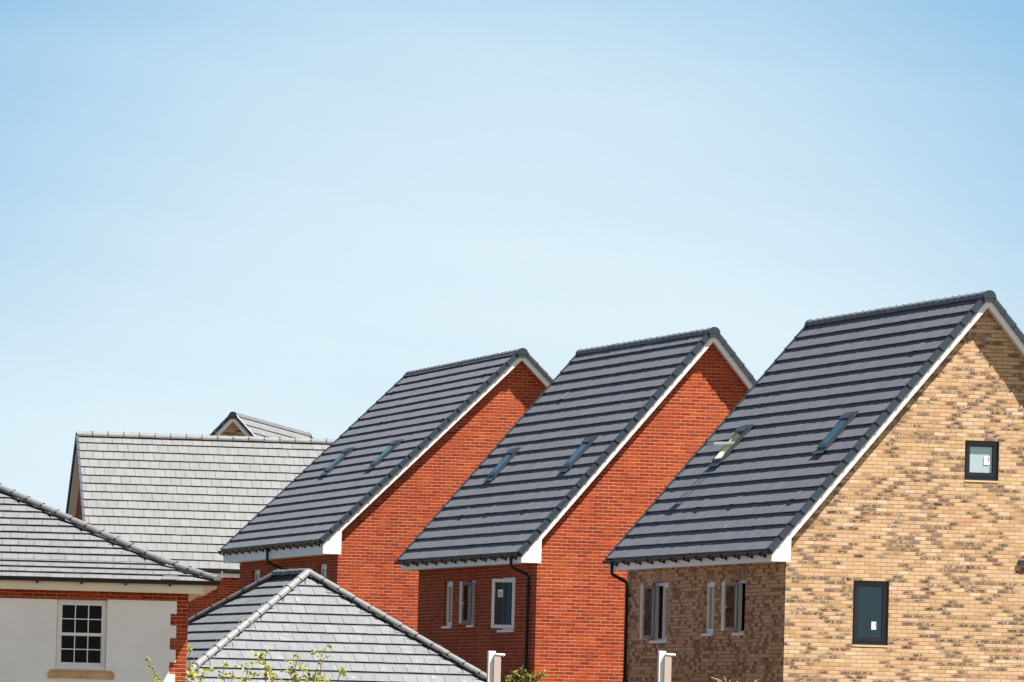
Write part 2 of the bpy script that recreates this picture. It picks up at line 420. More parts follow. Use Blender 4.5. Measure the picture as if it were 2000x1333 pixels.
def tiles(mb, O, a, e, n, length, slope, gauge, tw, T=0.016, lo=None, hi=None, skip=(), lift=(), jit=0.0022, g=0.002, nose=0.55):
    """overlapping tiles; O eave corner, a along the eave, e up the slope, n out of it"""
    rows = int(math.ceil(slope / gauge - 1e-6)); lap = 0.075
    O = Vector(O)
    for i in range(rows):
        s0 = i * gauge; s1 = min(s0 + gauge + lap, slope)
        if s1 - s0 < 0.02: continue
        L = s1 - s0
        cols = int(length / tw) + 3
        for j in range(-2, cols):
            x0 = j * tw + (0.5 * tw if i % 2 else 0.0); x1 = x0 + tw
            cuts = [(x0, x1)]
            for (k0, k1, q0, q1) in skip:
                if s0 + gauge * 0.5 > q0 and s0 + gauge * 0.5 < q1:
                    nc = []
                    for c0, c1 in cuts:
                        if c1 <= k0 or c0 >= k1: nc.append((c0, c1)); continue
                        if c0 < k0: nc.append((c0, k0))
                        if c1 > k1: nc.append((k1, c1))
                    cuts = nc
            for c0, c1 in cuts:
                la, lb = (lo(s0), lo(s1)) if lo else (0.0, 0.0)
                ha, hb = (hi(s0), hi(s1)) if hi else (length, length)
                a0, a1 = max(c0, la), min(c1, ha); b0, b1 = max(c0, lb), min(c1, hb)
                if a1 - a0 < 0.01: continue
                if b1 - b0 < 0.002:
                    mm = min(max((b0 + b1) / 2, a0), a1); b0, b1 = mm - 0.001, mm + 0.001
                a0 += g; b0 += g; a1 -= g; b1 -= g
                up = random.gauss(0, jit); up2 = random.gauss(0, jit); sh = random.gauss(0, 0.002)
                for (lx, lr, dh) in lift:
                    if lr == i and c0 - 1e-6 <= lx < c1: up += dh; up2 += dh
                t0, t1 = T + up, T + up2
                hu = T - T * L / gauge
                th = T * nose
                P = lambda x, s, h: O + a * x + e * s + n * h
                pts = [P(a0, s0 + sh, t0 - th), P(a1, s0 + sh, t1 - th), P(b1, s1, hu - th), P(b0, s1, hu - th),
                       P(a0, s0 + sh, t0), P(a1, s0 + sh, t1), P(b1, s1, hu), P(b0, s1, hu)]
                uv = [(a0, s0), (a1, s0), (b1, s1), (b0, s1)] * 2
                if a.cross(e).dot(n) < 0:
                    pts = [pts[k] for k in (1, 0, 3, 2, 5, 4, 7, 6)]; uv = [uv[k] for k in (1, 0, 3, 2, 5, 4, 7, 6)]
                mb.hexa(pts, uv)

def arch_run(p0, p1, up, r, seg, name, m, parent, clip=True, flare=1.06):
    """a run of arched ridge or hip tiles with dark clips at the joints"""
    p0, p1, up = Vector(p0), Vector(p1), Vector(up).normalized()
    Lr = (p1 - p0).length; d = (p1 - p0) / Lr; k = max(1, round(Lr / seg)); st = Lr / k
    mb, jb = MB(), MB()
    uu = (up - d * up.dot(d)).normalized(); sd_ = d.cross(uu)
    for i in range(k):
        w = random.gauss(0, 0.003)
        mb.halfpipe(p0 + d * (i * st + 0.006) + uu * w, p0 + d * ((i + 1) * st - 0.006) + uu * w, up, r * flare, r, 10, math.pi * 1.05)
        if i and clip:
            q = p0 + d * (i * st)
            jb.halfpipe(q - d * 0.010, q + d * 0.010, up, r * 1.015, r * 1.015, 10, math.pi * 1.0)
            for an in (-1.0, 0.0, 1.0):
                c = q + uu * (r * 1.03 * math.cos(an)) + sd_ * (r * 1.03 * math.sin(an))
                o2 = uu * math.cos(an) + sd_ * math.sin(an); t2 = d.cross(o2)
                jb.box(c - d * 0.02 - t2 * 0.009 - o2 * 0.008, d * 0.04, t2 * 0.018, o2 * 0.020)
    nf, nv = len(mb.f), len(mb.v)
    mb.v += jb.v; mb.f += [[q + nv for q in f_] for f_ in jb.f]; mb.uv += jb.uv
    if jb.f: mb.m2 = (nf, 'joint')
    return mb.build(name, m, parent)

# ------------------------------------------------------------------ gabled houses
def gable_house(P):
    """local frame: x across the front gable, y back along the ridge, z up; origin at the gable's left wall corner"""
    root = thing('house', P['loc'], P['yaw'], P['label'], 'house', P.get('group'))
    H, t, zb, L = P['H'], P['tan'], P['zb'], P['L']            # half width, pitch, z of the barge's lower edge at x=0
    c = 1 / math.hypot(1, t); sn = t * c
    dv = 0.214 / c                                             # barge lower edge to tile surface, vertical
    zt = zb + dv                                               # tile plane at x=0
    ov, vw = 0.135, 0.20                                       # barge face / verge face in front of the wall
    zf = P['zf']                                               # underside of the soffit
    fu = P.get('fu', 0.34); ue = fu + 0.07                     # fascia and tile edge outside the wall
    bm_ = P['brick']
    # walls
    zt_in = zt - 0.16 / c
    top = [(0, zt_in), (H, zt_in + t * H), (2 * H, zt_in)]
    mb = MB()
    wall_panel(mb, (0, 0, 0), X, -Yv, top, P.get('gable_holes', ()))
    wall_panel(mb, (0, L, 0), Yv * -1, -X, [(0, zt_in), (L, zt_in)], [(L - h[1], L - h[0], h[2], h[3]) for h in P.get('side_holes', ())])
    wall_panel(mb, (2 * H, 0, 0), Yv, X, [(0, zt_in), (L, zt_in)])
    wall_panel(mb, (2 * H, L, 0), X * -1, Yv, top)
    mb.build('wall', bm_, root)
    # roof tiles
    g, tw = P.get('gauge', 0.325), 0.30
    rl = P['roof_far'] + vw                                    # roof length
    slope = (H + ue) / c
    skip = [(w0 + vw - 0.02, w1 + vw + 0.02, s0 - 0.02, s1 + 0.02) for (w0, w1, s0, s1, _) in P.get('skylights', ())]
    rm = MB()
    eL, nL = Vector((c, 0, sn)), Vector((-sn, 0, c))
    eR, nR = Vector((-c, 0, sn)), Vector((sn, 0, c))
    OL = Vector((-ue, -vw, zt - t * ue)); OR = Vector((2 * H + ue, -vw, zt - t * ue))
    vc = 0.085                                                 # tiles start behind the verge unit
    tiles(rm, OL - nL * 0.036, Yv, eL, nL, rl, slope - 0.03, g, tw, P.get('T', 0.036), lo=lambda s: vc, hi=lambda s: rl - 0.02,
          skip=skip, lift=[(w + vw, r_, 0.016) for (w, r_) in P.get('lifts', ())])
    tiles(rm, OR - nR * 0.036, Yv, eR, nR, rl, slope - 0.03, g, tw, P.get('T', 0.036), lo=lambda s: vc, hi=lambda s: rl - 0.02)
    # deck under the tiles
    for O, e, n in ((OL, eL, nL), (OR, eR, nR)):
        if P.get('skylights') and e is eL:
            # deck pieces around the openings
            ys = [0.06] + [v for k in sorted(skip) for v in (k[0] + 0.03, k[1] - 0.03)] + [rl - 0.05]
            for k, (ya, yb) in enumerate(zip(ys, ys[1:])):
                parts = [(0.0, slope)] if k % 2 == 0 else [(0.0, sorted(skip)[k // 2][2] + 0.03), (sorted(skip)[k // 2][3] - 0.03, slope)]
                for sa, sb in parts:
                    rm.box(O + Yv * ya + e * sa - n * 0.095, Yv * (yb - ya), e * (sb - sa), n * 0.03)
        else:
            rm.box(O + Yv * 0.06 - n * 0.095, Yv * (rl - 0.11), e * slope, n * 0.03)
    roof = rm.build('roof', P['tile'], root)
    za = zt + t * H
    arch_run((H, -vw + 0.03, za - 0.14), (H, P['roof_far'], za - 0.14), Z, 0.118, P.get('rseg', 0.46), 'ridge', P.get('ridge', 'ridge'), roof, flare=1.03)
    for y0, y1 in ((-vw - 0.022, -vw + 0.05), (P['roof_far'] - 0.03, P['roof_far'] + 0.03)):
        ec = MB()
        ec.halfpipe((H, y0, za - 0.14), (H, y1, za - 0.14), Z, 0.130, 0.130, 16, math.pi * 1.1)
        ec.box((H - 0.10, y0 + 0.004, za - 0.235), (0.20, 0, 0), (0, y1 - y0 - 0.008, 0), (0, 0, 0.09))
        ec.build('ridge_end_cap', 'verge', roof)
    # verge units, one per course
    rows = int(math.ceil((slope - 0.05) / g))
    for (O, e, n) in ((OL, eL, nL), (OR, eR, nR)):
        for far in (0, 1):
            vb = MB()
            for i in range(rows):
                s0 = i * g - 0.012; s1 = min((i + 1) * g + 0.03, slope - 0.06)
                if s1 - s0 < 0.05: continue
                o0, o1 = 0.010 + random.uniform(-0.002, 0.003), -0.004
                y_out = (lambda o: -o) if not far else (lambda o: rl - 0.03 + 0.03 + o)
                y_in = (vc + 0.02) if not far else rl - 0.10
                hb, ht = -0.100, 0.014
                def Q(y, s, h): return O + Yv * y + e * s + n * h
                a0, a1 = y_out(o0), y_out(o1)
                pts = [Q(a0, s0, hb - 0.006), Q(y_in, s0, hb - 0.006), Q(y_in, s1, hb), Q(a1, s1, hb),
                       Q(a0, s0, ht + 0.012), Q(y_in, s0, ht + 0.012), Q(y_in, s1, ht - 0.004), Q(a1, s1, ht - 0.004)]
                # chamfer the outer top edge
                ch = 0.022
                if not far:
                    prof = lambda y, s, d, hb_, ht_: [Q(y, s, hb_), Q(y, s, ht_ - ch), Q(y + ch, s, ht_), Q(y_in, s, ht_), Q(y_in, s, hb_)]
                else:
                    prof = lambda y, s, d, hb_, ht_: [Q(y, s, hb_), Q(y, s, ht_ - ch), Q(y - ch, s, ht_), Q(y_in, s, ht_), Q(y_in, s, hb_)]
                A_ = prof(a0, s0, 0, hb - 0.006, ht + 0.012); B_ = prof(a1, s1, 0, hb, ht - 0.004)
                sw = s0 + 0.035
                A2 = prof(a0, sw, 0, hb - 0.006, ht + 0.010); B0 = prof(a0 + (0.007 if not far else -0.007), sw + 0.004, 0, hb, ht + 0.004)
                for R1, R2 in ((A_, A2), (A2, B0), (B0, B_)):
                    for k in range(5):
                        vb.face([R1[k], R1[(k + 1) % 5], R2[(k + 1) % 5], R2[k]])
                vb.face(A_); vb.face(B_[::-1])
            vb.build('verge', 'verge', roof)
    # barge boards, box ends, soffits, fascias
    for sgn in (0, 1):
        fx = (lambda u: u) if not sgn else (lambda u: 2 * H - u)
        hgt = 0.15 / c
        for y0, y1 in ((-ov - 0.022, -ov), (P['roof_far'] - 0.09, P['roof_far'] - 0.068)):
            bb = MB()
            u0, u1 = -0.01, H
            pr = [(fx(u0), zb + t * u0), (fx(u1), zb + t * u1), (fx(u1), zb + t * u1 + hgt), (fx(u0), zb + t * u0 + hgt)]
            bb.hexa([(pr[0][0], y0, pr[0][1]), (pr[1][0], y0, pr[1][1]), (pr[1][0], y1, pr[1][1]), (pr[0][0], y1, pr[0][1]),
                     (pr[3][0], y0, pr[3][1]), (pr[2][0], y0, pr[2][1]), (pr[2][0], y1, pr[2][1]), (pr[3][0], y1, pr[3][1])])
            # box end under the barge's foot
            xa, xb = -fu - 0.004, 0.048
            poly = [(fx(xa), zf - 0.003), (fx(xb), zf - 0.003), (fx(xb), zb + t * xb + 0.02), (fx(xb), zb + t * xb + hgt * 0.9), (fx(xa), zb + t * xa + hgt * 0.9)]
            pl0 = [(x, y0 - 0.003, z) for x, z in poly]; pl1 = [(x, y1 + 0.003, z) for x, z in poly]
            bb.face(pl0); bb.face(pl1[::-1])
            for k in range(5): bb.face([pl0[k], pl0[(k + 1) % 5], pl1[(k + 1) % 5], pl1[k]])
            bb.build('barge_board', P.get('trim', 'white'), root)
        so = MB()
        so.hexa([(fx(0.0), -ov, zb + 0.004), (fx(H), -ov, zb + t * H + 0.004), (fx(H), 0.02, zb + t * H + 0.004), (fx(0.0), 0.02, zb + 0.004),
                 (fx(0.0), -ov, zb + 0.03), (fx(H), -ov, zb + t * H + 0.03), (fx(H), 0.02, zb + t * H + 0.03), (fx(0.0), 0.02, zb + 0.03)])
        so.build('soffit', P.get('trim', 'white'), root); so = MB()
        so.box((fx(-fu + 0.02), -ov, zf), (fx(0.02) - fx(-fu + 0.02), 0, 0), (0, L + ov + 0.1, 0), (0, 0, 0.016))
        so.build('soffit', P.get('trim', 'white'), root)
        fa = MB()
        ztop = zt - t * fu - 0.05
        y = -ov + 0.001
        while y < P['roof_far'] - 0.1:                          # boards butted with thin seams
            y2 = min(y + 4.9, P['roof_far'] - 0.092)
            fa.box((fx(-fu), y, zf - 0.012), (fx(-fu + 0.02) - fx(-fu), 0, 0), (0, y2 - y - 0.004, 0), (0, 0, ztop - zf + 0.012)); y = y2
        fa.build('fascia', P.get('trim', 'white'), root)
        gt = MB()
        gx, gz, r_ = fx(-fu - 0.066), zt - t * ue - 0.052, 0.062
        n_ = 8
        for k in range(n_):                                     # open half-round trough
            a0_, a1_ = math.pi * (1 + k / n_), math.pi * (1 + (k + 1) / n_)
            for r2, fl in ((r_, 1), (r_ - 0.004, -1)):
                q = [(gx + r2 * math.cos(a0_), -vw + 0.02, gz + r2 * math.sin(a0_)), (gx + r2 * math.cos(a1_), -vw + 0.02, gz + r2 * math.sin(a1_)),
                     (gx + r2 * math.cos(a1_), P['roof_far'] + 0.03, gz + r2 * math.sin(a1_)), (gx + r2 * math.cos(a0_), P['roof_far'] + 0.03, gz + r2 * math.sin(a0_))]
                gt.face(q if fl > 0 else q[::-1])
        for yy in (-vw + 0.02, P['roof_far'] + 0.03):
            gt.box((gx - r_, yy - 0.01, gz - r_ * 0.9), (2 * r_, 0, 0), (0, 0.02, 0), (0, 0, r_ * 0.9))
        gt.box((gx - r_ - 0.004, -vw + 0.02, gz - 0.006), (0.01, 0, 0), (0, rl, 0), (0, 0, 0.012))
        gut = gt.build('gutter', 'black', root, smooth=False)
        if not sgn:
            k = 0; yy = 0.25
            br = None
            while yy < P['roof_far'] - 0.1:
                b2 = MB()
                pts = [(gx + (r_ + 0.012) * math.cos(a), 0, gz + (r_ + 0.012) * math.sin(a)) for a in [math.pi * (1 + q / 6) for q in range(7)]]
                pts.append((-fu - 0.004, 0, gz - 0.120))
                for p_, q_ in zip(pts, pts[1:]):
                    p_, q_ = Vector(p_), Vector(q_); d_ = (q_ - p_); nn = Vector((-d_.z, 0, d_.x)).normalized() * -0.030
                    b2.box(p_ - Yv * 0.02, d_ * 1.05, Yv * 0.04, nn)
                if br is None: br = b2.build('bracket', 'black', gut)
                else:
                    o2 = br.copy(); COL.objects.link(o2); o2.parent = gut
                    br_ = o2
                    o2.location = (0, 0, 0)
                (br if k == 0 else br_).location = (0, yy, 0)
                k += 1; yy += P.get('bstep', 0.9)
            if 'pipe' in P:
                wp = P['pipe']; pm = MB(); xr = -0.065
                pm.tube([(gx, wp, gz - 0.03), (gx, wp, zf - 0.06), (gx + 0.02, wp, zf - 0.10), (xr - 0.03, wp + 0.0, zf - 0.24), (xr, wp, zf - 0.29), (xr, wp, 0.05)], 0.036, 10)
                for zz in (zf - 0.55, zf - 2.3, 1.0):
                    pm.tube([(xr, wp, zz), (xr, wp, zz + 0.05)], 0.047, 10)
                    pm.box((xr, wp - 0.05, zz + 0.01), (0.065, 0, 0), (0, 0.10, 0), (0, 0, 0.03))
                pm.tube([(gx, wp, gz - 0.10), (gx, wp, gz - 0.03)], 0.046, 10)
                pm.build('downpipe', 'black', root, smooth=True)
    # roof windows
    for (w0, w1, s0, s1, opened) in P.get('skylights', ()):
        O = Vector((-ue, 0, zt - t * ue))
        def S(w, s, h): return O + Yv * w + eL * s + nL * h
        def sbox(mb, wa, wb, sa, sb, ha, hb): mb.box(S(wa, sa, ha), Yv * (wb - wa), eL * (sb - sa), nL * (hb - ha))
        fr = MB()
        fw = 0.055
        sbox(fr, w0, w0 + fw, s0, s1, -0.05, 0.050); sbox(fr, w1 - fw, w1, s0, s1, -0.05, 0.050)
        sbox(fr, w0 + fw, w1 - fw, s0, s0 + fw, -0.05, 0.046); sbox(fr, w0 + fw, w1 - fw, s1 - 0.10, s1, -0.05, 0.060)
        sbox(fr, w0 - 0.008, w1 + 0.008, s1 - 0.13, s1 + 0.01, 0.060, 0.082)     # top hood
        sk = fr.build('skylight', 'skyframe', root)
        fl = MB()
        sbox(fl, w0 - 0.05, w0, s0 - 0.05, s1 + 0.06, -0.004, 0.016); sbox(fl, w1, w1 + 0.05, s0 - 0.05, s1 + 0.06, -0.004, 0.016)
        sbox(fl, w0 - 0.05, w1 + 0.05, s0 - 0.15, s0 - 0.05, 0.018, 0.026); sbox(fl, w0, w1, s0 - 0.05, s0, 0.004, 0.020)
        sbox(fl, w0 - 0.05, w1 + 0.05, s1 + 0.06, s1 + 0.10, -0.002, 0.022)
        sbox(fl, w0, w1, s1, s1 + 0.06, -0.002, 0.020)
        fl.build('flashing', 'lead', sk)
        ln = MB()
        for wa, wb, sa, sb in ((w0 + 0.03, w0 + 0.05, s0, s1), (w1 - 0.05, w1 - 0.03, s0, s1), (w0 + 0.05, w1 - 0.05, s0 + 0.03, s0 + 0.05), (w0 + 0.05, w1 - 0.05, s1 - 0.05, s1 - 0.03)):
            sbox(ln, wa, wb, sa, sb, -0.40, -0.05)
        if opened:
            sbox(ln, w1 - 0.070, w1 - 0.056, s0 + 0.06, s1 - 0.11, -0.39, 0.044); sbox(ln, w0 + 0.056, w1 - 0.07, s0 + 0.056, s0 + 0.07, -0.39, 0.040)
        sbox(ln, w0, w1, s0, s1, -0.42, -0.40)
        ln.build('lining', 'lining' if opened else 'dark', sk)
        sa_ = MB(); pn = MB()
        if not opened:
            for wa, wb, q0, q1 in ((w0 + 0.058, w0 + 0.10, s0 + 0.06, s1 - 0.11), (w1 - 0.10, w1 - 0.058, s0 + 0.06, s1 - 0.11),
                                   (w0 + 0.10, w1 - 0.10, s0 + 0.06, s0 + 0.11), (w0 + 0.10, w1 - 0.10, s1 - 0.16, s1 - 0.11)):
                sbox(sa_, wa, wb, q0, q1, 0.0, 0.05)
            sbox(pn, w0 + 0.092, w1 - 0.092, s0 + 0.10, s1 - 0.15, 0.042, 0.049)
        else:
            sc_ = (s0 + s1) / 2 + 0.02; an = rad(47)
            ev = (eL * math.cos(an) - nL * math.sin(an)); nv = (nL * math.cos(an) + eL * math.sin(an))
            ctr = S(w0, sc_, 0.04); hl = (s1 - s0) / 2 - 0.01
            def rbox(mb, wa, wb, q0, q1, ha, hb): mb.box(ctr + Yv * wa + ev * q0 + nv * ha, Yv * (wb - wa), ev * (q1 - q0), nv * (hb - ha))
            ww = w1 - w0
            rbox(sa_, 0.062, 0.11, -hl, hl, -0.02, 0.03); rbox(sa_, ww - 0.11, ww - 0.062, -hl, hl, -0.02, 0.03)
            rbox(sa_, 0.11, ww - 0.11, -hl, -hl + 0.06, -0.02, 0.03); rbox(sa_, 0.11, ww - 0.11, hl - 0.06, hl, -0.02, 0.03)
            rbox(pn, 0.11, ww - 0.11, -hl + 0.06, hl - 0.06, 0.0, 0.008)
        sa_.build('sash', 'alu' if opened else 'skyframe', sk)
        pn.build('pane', 'glass' if opened else 'skyglass', sk)
    # windows in the shaded side wall (outward -x): axis runs from the near jamb back
    for wd in P.get('side_windows', ()):
        w0, w1, z0, z1 = wd['o']
        Pp = Vector((0, w0, z0)); ax, n = Yv, -X
        ww, hh = w1 - w0, z1 - z0
        fr = MB(); fw = 0.062
        frame_bars(fr, Pp, ax, n, 0.003, ww - 0.003, 0.003, hh - 0.003, fw, -0.13, -0.062)
        mull = wd.get('mull')
        if mull: fr.bar(Pp, ax, n, mull - 0.035, mull + 0.035, fw, hh - fw, -0.13, -0.062)
        win = fr.build('window', 'upvc', root)
        pn = MB(); lights = [(fw, (mull - 0.035) if mull else ww - fw)] + ([(mull + 0.035, ww - fw)] if mull else [])
        op = wd.get('open')                                     # (light index, hinge 'near'/'far', angle)
        for k, (x0, x1) in enumerate(lights):
            if op and op[0] == k: continue
            b2 = MB(); frame_bars(b2, Pp, ax, n, x0 + 0.002, x1 - 0.002, fw + 0.002, hh - fw - 0.002, 0.05, -0.115, -0.055); b2.build('sash', 'upvc', win)
            pn.bar(Pp, ax, n, x0 + 0.05, x1 - 0.05, fw + 0.05, hh - fw - 0.05, -0.092, -0.084)
        if op:
            x0, x1 = lights[op[0]]; sw = x1 - x0; an = rad(op[2])
            if op[1] == 'far':
                hp = Pp + ax * (x1 - 0.0) + n * -0.05; a2 = (-ax) * math.cos(an) + n * math.sin(an); n2 = n * math.cos(an) + ax * math.sin(an)
            else:
                hp = Pp + ax * x0 + n * -0.05; a2 = ax * math.cos(an) + n * math.sin(an); n2 = n * math.cos(an) - ax * math.sin(an)
            b2 = MB(); frame_bars(b2, hp, a2, n2, 0.0, sw, fw - 0.012, hh - fw + 0.012, 0.075, 0.0, 0.06)
            b2.build('sash', wd.get('sash_m', 'upvc'), win)
            pn2 = MB(); pn2.bar(hp, a2, n2, 0.075, sw - 0.075, fw + 0.063, hh - fw - 0.063, 0.022, 0.032)
            pn2.build('pane', 'glass_d' if op[1] == 'far' else 'glass_o', win)
            hd = MB(); dd0, dd1 = (-0.035, -0.001) if op[1] == 'far' else (0.061, 0.063)
            if op[1] == 'far':
                hd.bar(hp, a2, n2, sw - 0.052, sw - 0.024, hh * 0.44, hh * 0.54, -0.018, -0.001)
                hd.bar(hp, a2, n2, sw - 0.150, sw - 0.028, hh * 0.475, hh * 0.50, -0.045, -0.019)
                hd.bar(hp, a2, n2, sw + 0.0005, sw + 0.003, 0.12, hh - 0.12, 0.018, 0.040)
                hd.build('handle', 'chrome', win)
            else:
                st_ = MB(); st_.bar(hp, a2, n2, sw - 0.27, sw - 0.14, hh * 0.62, hh * 0.76, 0.033, 0.0345); st_.build('sticker', 'paper', win)
                st_ = MB()
                for q in range(3): st_.bar(hp, a2, n2, sw - 0.25, sw - 0.16, hh * (0.645 + q * 0.03), hh * (0.655 + q * 0.03), 0.0346, 0.0352)
                st_.build('print', 'ink', win)
        if pn.f: pn.build('pane', 'glass_s', win)
        if wd.get('tone_sheet'):
            k = wd['tone_sheet'] - 1; x0, x1 = lights[k]
            b3 = MB(); b3.bar(Pp, ax, n, x0 + 0.052, x1 - 0.052, fw + 0.052, hh - fw - 0.052, -0.104, -0.100); b3.build('tone_sheet', 'tone_sheet', win)  # added sheet behind the pane, coloured to give the glass its khaki tone
        sl = MB(); sl.bar(Pp, ax, n, 0.003, ww - 0.003, -0.0, 0.022, -0.06, 0.035); sl.bar(Pp, ax, n, -0.02, ww + 0.02, -0.028, -0.003, -0.0, 0.045)
        sl.build('sill', 'upvc', win)
        room('room', win, Pp, ax, n, ww, hh, wd.get('room', 'khaki'), depth=wd.get('depth', 1.2))
        ln = MB(); ln.bar(Pp, ax, n, -0.02, ww + 0.02, hh + 0.001, hh + 0.225, -0.02, 0.003)
        ln.build('lintel', bm_ + '_soldier', win)
    # windows in the sunny gable
    for wd in P.get('gable_windows', ()):
        x0, x1, z0, z1 = wd['o']
        Pp = Vector((x0, 0, z0)); ax, n = X, -Yv; ww, hh = x1 - x0, z1 - z0
        fr = MB(); frame_bars(fr, Pp, ax, n, 0.003, ww - 0.003, 0.035, hh - 0.003, 0.055, -0.13, -0.055)
        fr.bar(Pp, ax, n, 0.003, ww - 0.003, 0.003, 0.034, -0.13, -0.028)
        win = fr.build('window', 'anth', root)
        sa_ = MB(); frame_bars(sa_, Pp, ax, n, 0.045, ww - 0.045, 0.078, hh - 0.045, 0.062, -0.12, -0.040); sa_.build('sash', 'anth', win)
        bd = MB(); frame_bars(bd, Pp, ax, n, 0.107, ww - 0.107, 0.14, hh - 0.107, 0.012, -0.11, -0.055); bd.build('bead', 'anth', win)
        pn = MB(); pn.bar(Pp, ax, n, 0.119, ww - 0.119, 0.152, hh - 0.119, -0.072, -0.066); pn.build('pane', 'glass', win)
        sx, sz, sw_, sh_ = wd['sticker']
        st_ = MB(); st_.bar(Pp, ax, n, sx, sx + sw_, sz, sz + sh_, -0.0658, -0.0648); st_.build('sticker', 'paper', win)
        st_ = MB(); st_.bar(Pp, ax, n, sx + sw_ * 0.72, sx + sw_ * 0.88, sz + sh_ * 0.38, sz + sh_ * 0.92, -0.0646, -0.0640)
        for q in range(4): st_.bar(Pp, ax, n, sx + sw_ * 0.12, sx + sw_ * 0.58, sz + sh_ * (0.2 + 0.18 * q), sz + sh_ * (0.23 + 0.18 * q), -0.0646, -0.0640)
        st_.build('print', 'ink', win)
        sl = MB(); sl.bar(Pp, ax, n, 0.0, ww, -0.034, -0.001, -0.05, 0.008); sl.build('sill', 'yellowsill', win)
        room('room', win, Pp, ax, n, ww, hh, 'plaster')
        if wd.get('panel'):
            pb = MB(); pb.bar(Pp, ax, n, 0.112, ww - 0.112, 0.145, hh - 0.112, -0.0765, -0.0735)
            pb.build('frosted_film', 'film', win)
    if 'vent' in P:
        vx, vz = P['vent']; vb = MB()
        vb.bar((vx, 0, vz), X, -Yv, 0, 0.22, 0, 0.105, 0.002, 0.035)
        vb.bar((vx, 0, vz), X, -Yv, 0.0, 0.22, 0.085, 0.105, 0.036, 0.050)
        for q in range(4): vb.bar((vx, 0, vz), X, -Yv, 0.02, 0.22, 0.008 + 0.02 * q, 0.016 + 0.02 * q, 0.036, 0.046)
        vb.build('vent', 'vent', root)
    return root

P0 = at(1535, 1105, 142.4); P1 = at(1049, 1105, 160.5); P2 = at(660, 1080, 176.0)
# buff house, nearest
gable_house(dict(loc=(P0.x, P0.y, 0), yaw=14.4, H=3.912, tan=1.19, zb=5.37, zf=4.985, L=11.5, roof_far=11.75, brick='yellow', tile='tile_c',
    label='tall buff yellow brick house with steep slate grey roof and two black gable windows', group='steep gabled houses in a row',
    gable_holes=[(1.362, 2.081, 3.435, 4.672), (3.550, 4.242, 6.674, 7.442)], fu=0.33,
    gable_windows=[dict(o=(1.362, 2.081, 3.435, 4.672), sticker=(0.40, 0.30, 0.095, 0.15)), dict(o=(3.550, 4.242, 6.674, 7.442), sticker=(0.41, 0.31, 0.115, 0.16), panel=True)],
    side_holes=[(8.3, 9.52, 3.50, 4.70), (4.93, 5.68, 3.62, 4.68), (2.74, 3.46, 3.62, 4.68)],
    side_windows=[dict(o=(8.3, 9.52, 3.50, 4.70), mull=0.58, open=(1, 'far', 43), room='plaster', tone_sheet=1), dict(o=(4.93, 5.68, 3.62, 4.68), room='khaki', depth=0.6, tone_sheet=1),
                  dict(o=(2.74, 3.46, 3.62, 4.68), open=(0, 'far', 43), room='dark')],
    skylights=[(1.78, 2.38, 2.66, 3.52, False), (9.02, 9.68, 2.60, 3.50, True)],
    lifts=[(7.75, 4), (5.45, 4), (1.25, 4), (1.45, 16)], pipe=11.25, vent=(4.685, 5.06)))
# middle red house
gable_house(dict(loc=(P1.x, P1.y, 0), yaw=14.4, H=3.80, tan=1.18, zb=5.695, zf=5.25, L=10.75, roof_far=11.0, brick='red', tile='tile',
    label='middle red brick house with steep slate grey roof, beside the buff brick house', group='steep gabled houses in a row', fu=0.39,
    side_holes=[(7.5, 8.28, 3.92, 4.96), (5.42, 5.99, 3.93, 4.96), (1.85, 3.22, 3.80, 4.98)],
    side_windows=[dict(o=(7.5, 8.28, 3.92, 4.96), room='khaki', depth=0.6, tone_sheet=1), dict(o=(5.42, 5.99, 3.93, 4.96), open=(0, 'far', 43), room='dark'),
                  dict(o=(1.85, 3.22, 3.80, 4.98), mull=0.69, open=(0, 'near', 45), room='plaster')],
    skylights=[(1.80, 2.40, 2.53, 3.34, False), (8.36, 8.94, 2.50, 3.28, False)],
    lifts=[(8.48, 4), (5.8, 4), (2.64, 4), (8.5, 15)], pipe=0.5))
# far red house with the shallower roof
gable_house(dict(loc=(P2.x, P2.y, 0), yaw=12.5, H=4.32, tan=0.985, zb=6.19, zf=5.69, L=12.75, roof_far=13.0, brick='red', tile='tile',
    label='farthest orange red brick gabled house, its side wall behind the hipped garage roof', group='steep gabled houses in a row', fu=0.39,
    side_holes=[(9.98, 11.0, 4.4, 5.49), (7.0, 8.1, 4.4, 5.49), (1.32, 2.33, 4.4, 5.49)],
    side_windows=[dict(o=(9.98, 11.0, 4.4, 5.49), mull=0.5, room='plaster'), dict(o=(7.0, 8.1, 4.4, 5.49), mull=0.5, room='plaster'), dict(o=(1.32, 2.33, 4.4, 5.49), mull=0.5, room='plaster')],
    skylights=[(2.95, 3.55, 2.69, 3.52, False), (8.86, 9.46, 2.73, 3.51, False)],
    lifts=[(0.48, 13), (8.9, 14), (1.13, 18), (11.8, 18)], pipe=6.6))
# distant gable peeping over the pale roof
P3 = at(457, 804, 232.0); H3, t3 = 3.9, 1.07
fo = Vector((math.cos(rad(-7.4)), math.sin(rad(-7.4)), 0)) * H3
gable_house(dict(loc=(P3.x - fo.x, P3.y - fo.y, 0), yaw=-7.4, H=H3, tan=t3, zb=11.37 - t3 * H3 - 0.214 * math.hypot(1, t3), zf=11.0 - t3 * H3 - 0.75, L=14.6, roof_far=14.9,
    brick='yellow', tile='tile_l', ridge='ridge_l', label='small distant yellow brick gable peeping over the long pale roof', group='steep gabled houses in a row', gauge=0.34))

